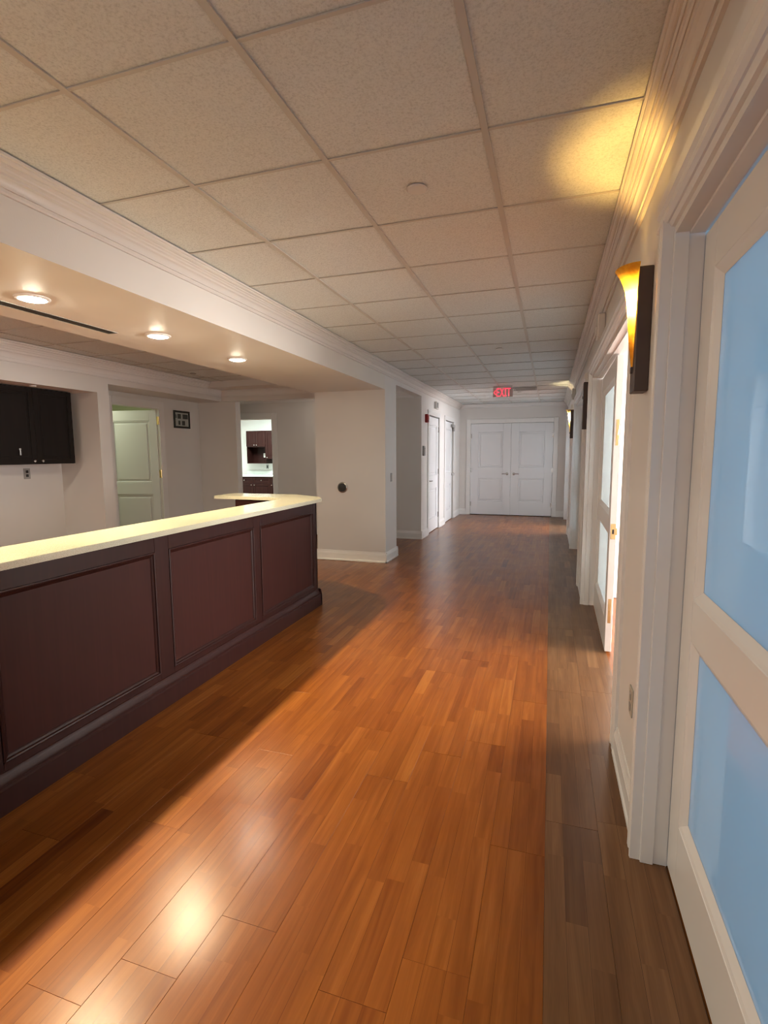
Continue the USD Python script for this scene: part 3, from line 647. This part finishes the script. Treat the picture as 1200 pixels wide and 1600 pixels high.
# exit sign hanging from the grid
ex = thing('exit_sign', 'red lit EXIT sign with a left arrow hanging from the ceiling', 'exit sign', (-0.80, 9.12, H))
obj('canopy', MB().box(-0.16, 0.16, -0.03, 0.03, -0.030, -0.003, 0.004), M_WHITE_P, ex)
obj('panel', MB().box(-0.165, 0.165, -0.005, 0.005, -0.185, -0.030, 0.002), M_EXIT_PANEL, ex)
def front(dx, dz): return lambda v: np.stack([v[:, 0] + dx, -0.0055 - v[:, 2], v[:, 1] + dz], 1)
def bold(txt, h, dx, dz, wscale):
    m = meshkit.text_mesh(txt, h, 0.002, False); v = np.array(m.vertices); v[:, 0] *= wscale
    return MB().add(np.stack([v[:, 0] + dx, -0.0055 - v[:, 2], v[:, 1] + dz], 1), np.array(m.faces))
tm = meshkit.text_mesh('EXIT', 0.135, 0.002, False); wid = tm.bounds[1][0] - tm.bounds[0][0]; off = tm.bounds[0][0]
ws = 0.235 / wid
obj('letters', bold('EXIT', 0.135, -0.105 - off * ws, -0.172, ws), M_EXIT_RED, ex, False, 'red letters reading EXIT')
obj('arrow', MB().add(np.array([(x, y, z) for y in (-0.0055, -0.0075) for x, z in ((-0.155, -0.105), (-0.120, -0.062), (-0.120, -0.080), (-0.140, -0.105), (-0.120, -0.130), (-0.120, -0.148))]),
    np.array([(0, 1, 2), (0, 2, 3), (0, 3, 4), (0, 4, 5), (6, 8, 7), (6, 9, 8), (6, 10, 9), (6, 11, 10)])), M_EXIT_RED, ex, False, 'red chevron')

# ------------------------------------------------------------------ wall sconces
def sconce(y0, label, shade, bulb, mshade=None):
    t = thing('wall_sconce', label, 'wall lamp', (XR, y0 + 0.055, 1.70), None)
    obj('back_plate', MB().box(-0.052, 0.0, -0.055, 0.055, 0.0, 0.465, 0.003), M_BRONZE, t)
    if shade:
        R = [(0.004, 0.085), (0.010, 0.13), (0.017, 0.19), (0.024, 0.26), (0.029, 0.32), (0.033, 0.355), (0.038, 0.385), (0.047, 0.415), (0.059, 0.442), (0.071, 0.462), (0.077, 0.470)]
        n = 24; V = []; Fc = []
        th = np.linspace(math.pi / 2, 3 * math.pi / 2, n + 1)
        for r, z in R:
            for a in th: V.append((-0.0525 + r * math.cos(a), r * (0.9 + 4.0 * max(0, r - 0.03) / 0.6) * math.sin(a), z))
        m = n + 1; k = len(R)
        for i in range(k - 1):
            for j in range(n): Fc.append((i * m + j, (i + 1) * m + j, (i + 1) * m + j + 1, i * m + j + 1))
        obj('glass_shade', MB().add(V, Fc), mshade, t, True, 'glowing amber glass half-trumpet shade')
        obj('bulb', MB().lathe([(0.0001, -0.036), (0.008, -0.032), (0.011, -0.018), (0.0125, 0.004), (0.010, 0.024), (0.005, 0.034), (0.0001, 0.036)], (-0.0675, 0, 0.345), 'z', 16), bulb, t, True)
        obj('lamp_holder', MB().lathe([(0.0001, 0.22), (0.004, 0.22), (0.004, 0.306), (0.0001, 0.307)], (-0.064, 0, 0), 'z', 12), M_BRONZE, t)
        obj('bracket', MB().box(-0.06, -0.05, -0.010, 0.010, 0.075, 0.10, 0.002), M_BRONZE, t)
    else:
        obj('bracket', MB().box(-0.058, -0.05, -0.010, 0.010, 0.30, 0.33, 0.002), M_BRONZE, t)
sconce(2.235, 'bronze wall sconce with glowing amber glass shade beside the nearest glazed door', True, M_BULB, M_SHADE)
sconce(5.62, 'bronze wall sconce plate without a shade, beyond the half-open glazed door', False, None)
sconce(9.13, 'small lit bronze wall sconce near the end wall', True, M_BULB_B, M_SHADE_B)

# ------------------------------------------------------------------ small wall fittings
def plate_thing(name, label, cat, mb, m, origin, extra=()):
    t = thing(name, label, cat, origin)
    obj('cover_plate', mb, m, t)
    for n, b, mm in extra: obj(n, b, mm, t)
    return t
plate_thing('light_switch', 'light switch plate on the side of the pier', 'switch', MB().box(0, 0.006, -0.036, 0.036, -0.058, 0.058, 0.002), M_GREY, (XL, 6.73, 1.14), [('rocker', MB().box(0.005, 0.010, -0.016, 0.016, -0.033, 0.033, 0.002), M_BEIGE)])
plate_thing('wall_outlet', 'beige outlet plate low on the right wall beside the nearest glazed door', 'outlet', MB().box(-0.006, 0, -0.036, 0.036, -0.058, 0.058, 0.002), M_BEIGE, (XR, 2.24, 0.44), [('socket', MB().box(-0.009, -0.005, -0.016, 0.016, 0.008, 0.038, 0.003), M_GREY), ('socket', MB().box(-0.009, -0.005, -0.016, 0.016, -0.038, -0.008, 0.003), M_GREY)])
plate_thing('wall_outlet', 'grey outlet plate under the dark niche cabinet', 'outlet', MB().box(0, 0.006, -0.040, 0.040, -0.062, 0.062, 0.002), M_GREY, (-5.85, 4.47, 1.25), [('socket', MB().box(0.005, 0.009, -0.016, 0.016, 0.008, 0.038, 0.003), M_DARK), ('socket', MB().box(0.005, 0.009, -0.016, 0.016, -0.038, -0.008, 0.003), M_DARK)])
plate_thing('card_reader', 'tall grey card reader beside the recess in the left wall', 'card reader', MB().box(0, 0.03, -0.048, 0.048, -0.085, 0.085, 0.008), M_GREY, (XL, 8.60, 1.505), [('face', MB().box(0.028, 0.033, -0.034, 0.034, -0.06, 0.06, 0.004), M_VENT), ('indicator', MB().box(0.032, 0.035, -0.01, 0.01, 0.04, 0.048, 0.001), M_DARK)])
plate_thing('fire_alarm_pull', 'dark red fire alarm box high beside the left door', 'fire alarm', MB().box(0, 0.05, -0.055, 0.055, -0.07, 0.07, 0.006), M_RED, (XL, 8.77, 2.06), [('face', MB().box(0.049, 0.056, -0.038, 0.038, -0.02, 0.045, 0.004), M_RED), ('grille', MB().box(0.049, 0.054, -0.03, 0.03, -0.055, -0.03, 0.002), M_DARK)])
plate_thing('wall_speaker', 'small off-white speaker box high above the left door', 'speaker', MB().box(0, 0.05, -0.09, 0.09, -0.065, 0.065, 0.006), M_WHITE_P, (XL, 9.55, 2.345), [('grille', MB().box(0.049, 0.054, -0.07, 0.05, -0.048, 0.048, 0.003), M_VENT)])
plate_thing('alarm_sounder', 'white box under the crown moulding above the half-open glazed door', 'alarm', MB().box(-0.055, 0.0, -0.07, 0.07, -0.085, 0.085, 0.008), M_WHITE_P, (XR, 4.18, 2.375), [('lens', MB().box(-0.066, -0.053, -0.03, 0.03, -0.055, 0.0, 0.004), M_TRIM)])
plate_thing('alarm_sounder', 'white box under the crown moulding just before the far lit sconce', 'alarm', MB().box(-0.055, 0.0, -0.07, 0.07, -0.085, 0.085, 0.008), M_WHITE_P, (XR, 8.75, 2.375), [('lens', MB().box(-0.066, -0.053, -0.03, 0.03, -0.055, 0.0, 0.004), M_TRIM)])
t = thing('round_wall_device', 'round dark grey speaker disc on the front of the pier', 'wall device', (-2.67, PIER[0], 1.01))
obj('rim', MB().lathe([(0.0001, 0), (0.072, 0), (0.074, 0.012), (0.070, 0.026), (0.060, 0.030), (0.056, 0.024), (0.0001, 0.022)], (0, 0, 0), 'y', 40).mesh() and xf(MB().lathe([(0.0001, 0), (0.072, 0), (0.074, 0.012), (0.070, 0.026), (0.060, 0.030), (0.056, 0.024), (0.0001, 0.022)], (0, 0, 0), 'y', 40), lambda v: v * np.array([1, -1, 1])), M_CHROME, t)
obj('grille', xf(MB().lathe([(0.056, 0.023), (0.054, 0.028), (0.03, 0.033), (0.0001, 0.034)], (0, 0, 0), 'y', 36), lambda v: v * np.array([1, -1, 1])), M_DARK, t)

# framed notice in the alcove
pc = thing('framed_notice', 'small black framed notice on the alcove wall beside the office door', 'picture', (XA, 7.02, 2.025))
obj('frame', MB().box(0, 0.018, -0.19, 0.19, 0.108, 0.138, 0.003).box(0, 0.018, -0.19, 0.19, -0.138, -0.108, 0.003).box(0, 0.018, -0.19, -0.158, -0.108, 0.108, 0.003).box(0, 0.018, 0.158, 0.19, -0.108, 0.108, 0.003), M_FRAME, pc)
obj('sheet', MB().box(0.002, 0.008, -0.158, 0.158, -0.108, 0.108), M_PAPER, pc)
mk = MB()
for (a, b, z0, z1) in ((-0.145, -0.125, 0.02, 0.075), (-0.10, -0.02, 0.012, 0.085), (0.02, 0.145, 0.012, 0.085), (-0.085, -0.04, -0.085, -0.02), (0.0, 0.07, -0.09, -0.02)): mk.box(0.0079, 0.0088, a, b, z0, z1)
obj('print', mk, M_INK, pc, label='dark printed blocks')

# ------------------------------------------------------------------ cabinets
def shaker(w, h, t=0.02, s=0.055):
    m = MB().box(0, s, 0, t, 0, h, 0.002).box(w - s, w, 0, t, 0, h, 0.002).box(s, w - s, 0, t, 0, s, 0.002).box(s, w - s, 0, t, h - s, h, 0.002).box(s, w - s, 0.008, t, s, h - s)
    m.box(s + 0.03, w - s - 0.03, 0.003, 0.009, s + 0.03, h - s - 0.03, 0.004)
    return m
def knob(): return MB().lathe([(0.006, 0), (0.006, 0.012), (0.013, 0.018), (0.015, 0.024), (0.012, 0.030), (0.0001, 0.032)], (0, 0, 0), 'y', 16)
def cab(name, label, org, place, w, d, h, doors, knobs=True, m=None, drawers=()):
    m = m or M_ESPRESSO
    t = thing(name, label, 'cabinet', org)
    obj('body', xf(MB().box(0, w, 0.021, d, 0, h, 0.002), place), m, t)
    for (x0, x1, z0, z1, kx, kz) in doors:
        dd = obj('door', xf(xf(shaker(x1 - x0, z1 - z0), lambda v: v + np.array([x0, 0, z0])), place), m, t)
        if kx is not None: obj('knob', xf(xf(knob(), lambda v: v * np.array([1, -1, 1]) + np.array([kx, 0, kz])), place), M_CHROME, dd)
    return t
facing_x = lambda v: np.stack([-v[:, 1], v[:, 0], v[:, 2]], 1)      # front looks to +x, width along y
t = cab('upper_cabinet', 'dark espresso two-door wall cabinet hung in the reception niche', (-5.45, 3.82, 1.365), facing_x, 0.965, 0.395, 0.838,
    [(0.002, 0.481, 0.002, 0.836, 0.435, 0.036), (0.484, 0.963, 0.002, 0.836, 0.530, 0.036)])
obj('glint_shape', MB().tube([(0.001, 0.28, 0.165), (0.018, 0.28, 0.165), (0.020, 0.28, 0.165)], 0.012, 12).box(0.018, 0.022, 0.272, 0.288, 0.10, 0.155, 0.002), M_CHROME, t, label='small silver shape standing in for a reflected glint')  # bright metal piece modelled in place of a reflection on the cabinet door
cab('upper_cabinet', 'dark espresso two-door wall cabinet at the near end of the reception niche', (-5.45, 2.83, 1.365), facing_x, 0.965, 0.395, 0.838,
    [(0.002, 0.481, 0.002, 0.836, 0.435, 0.036), (0.484, 0.963, 0.002, 0.836, 0.530, 0.036)])
t = thing('puck_light', 'flat round puck light over the niche cabinets', 'light', (-5.33, 4.22, NZ))
obj('body', MB().lathe([(0.0001, -0.012), (0.03, -0.012), (0.034, -0.008), (0.034, 0.0), (0.0001, 0.0)], (0, 0, 0), 'z', 28), M_WHITE_P, t)
obj('lens', MB().lathe([(0.0001, -0.014), (0.024, -0.013), (0.026, -0.011), (0.0001, -0.011)], (0, 0, 0), 'z', 24), M_TRIM, t)
facing_y = lambda v: v
KY = 11.70
t = cab('kitchen_upper_cabinet', 'dark cherry wall cabinet with an open shelf below its doors, kitchenette', (-7.52, KY, 1.22), facing_y, 0.56, 0.34, 0.84,
    [(0.002, 0.278, 0.44, 0.838, 0.245, 0.475), (0.282, 0.558, 0.44, 0.838, 0.315, 0.475)], m=M_CHERRY)
stage.RemovePrim(t.GetPath().AppendChild('body'))
obj('body', MB().box(0, 0.018, 0.021, 0.34, 0, 0.84).box(0.542, 0.56, 0.021, 0.34, 0, 0.84).box(0.018, 0.542, 0.021, 0.34, 0.822, 0.84).box(0.018, 0.542, 0.021, 0.34, 0.42, 0.44).box(0.018, 0.542, 0.021, 0.34, 0, 0.018).box(0.018, 0.542, 0.30, 0.34, 0.018, 0.822), M_CHERRY, t)
plate_thing('wall_outlet', 'white outlet plate inside the open kitchenette shelf', 'outlet', MB().box(-0.036, 0.036, -0.006, 0, -0.055, 0.055, 0.002), M_WHITE_P, (-7.16, KY + 0.299, 1.43), [('socket', MB().box(-0.016, 0.016, -0.009, -0.005, -0.03, 0.03, 0.003), M_BEIGE)])
cab('kitchen_upper_cabinet', 'dark cherry single-door wall cabinet at the right of the kitchenette', (-6.955, KY, 1.34), facing_y, 0.56, 0.34, 0.72, [(0.002, 0.558, 0.002, 0.718, 0.05, 0.04)], m=M_CHERRY)
cab('kitchen_base_cabinet', 'dark cherry kitchenette base cabinet with drawers and knobs', (-7.72, 11.49, 0.0), facing_y, 1.5, 0.54, 0.888,
    [(0.002, 0.498, 0.72, 0.886, 0.25, 0.80), (0.502, 0.998, 0.72, 0.886, 0.75, 0.80), (1.002, 1.498, 0.72, 0.886, 1.25, 0.80), (0.002, 0.498, 0.10, 0.715, 0.455, 0.68), (0.502, 0.998, 0.10, 0.715, 0.545, 0.68), (1.002, 1.498, 0.10, 0.715, 1.045, 0.68)], m=M_CHERRY)
wt = thing('kitchen_worktop', 'white kitchenette worktop with a low upstand', 'worktop', (-7.0, 11.75, 0.89))
obj('slab', MB().box(-0.74, 0.80, -0.28, 0.28, 0, 0.038, 0.004), M_WHITE_TOP, wt)
obj('upstand', MB().box(-0.74, 0.80, 0.278, 0.297, 0.038, 0.14, 0.003), M_WHITE_TOP, wt)
plate_thing('wall_outlet', 'grey outlet plate on the kitchenette wall above the worktop', 'outlet', MB().box(-0.036, 0.036, -0.006, 0, -0.055, 0.055, 0.002), M_GREY, (-7.12, 12.05, 1.13), [('socket', MB().box(-0.016, 0.016, -0.009, -0.005, -0.03, 0.03, 0.003), M_DARK)])
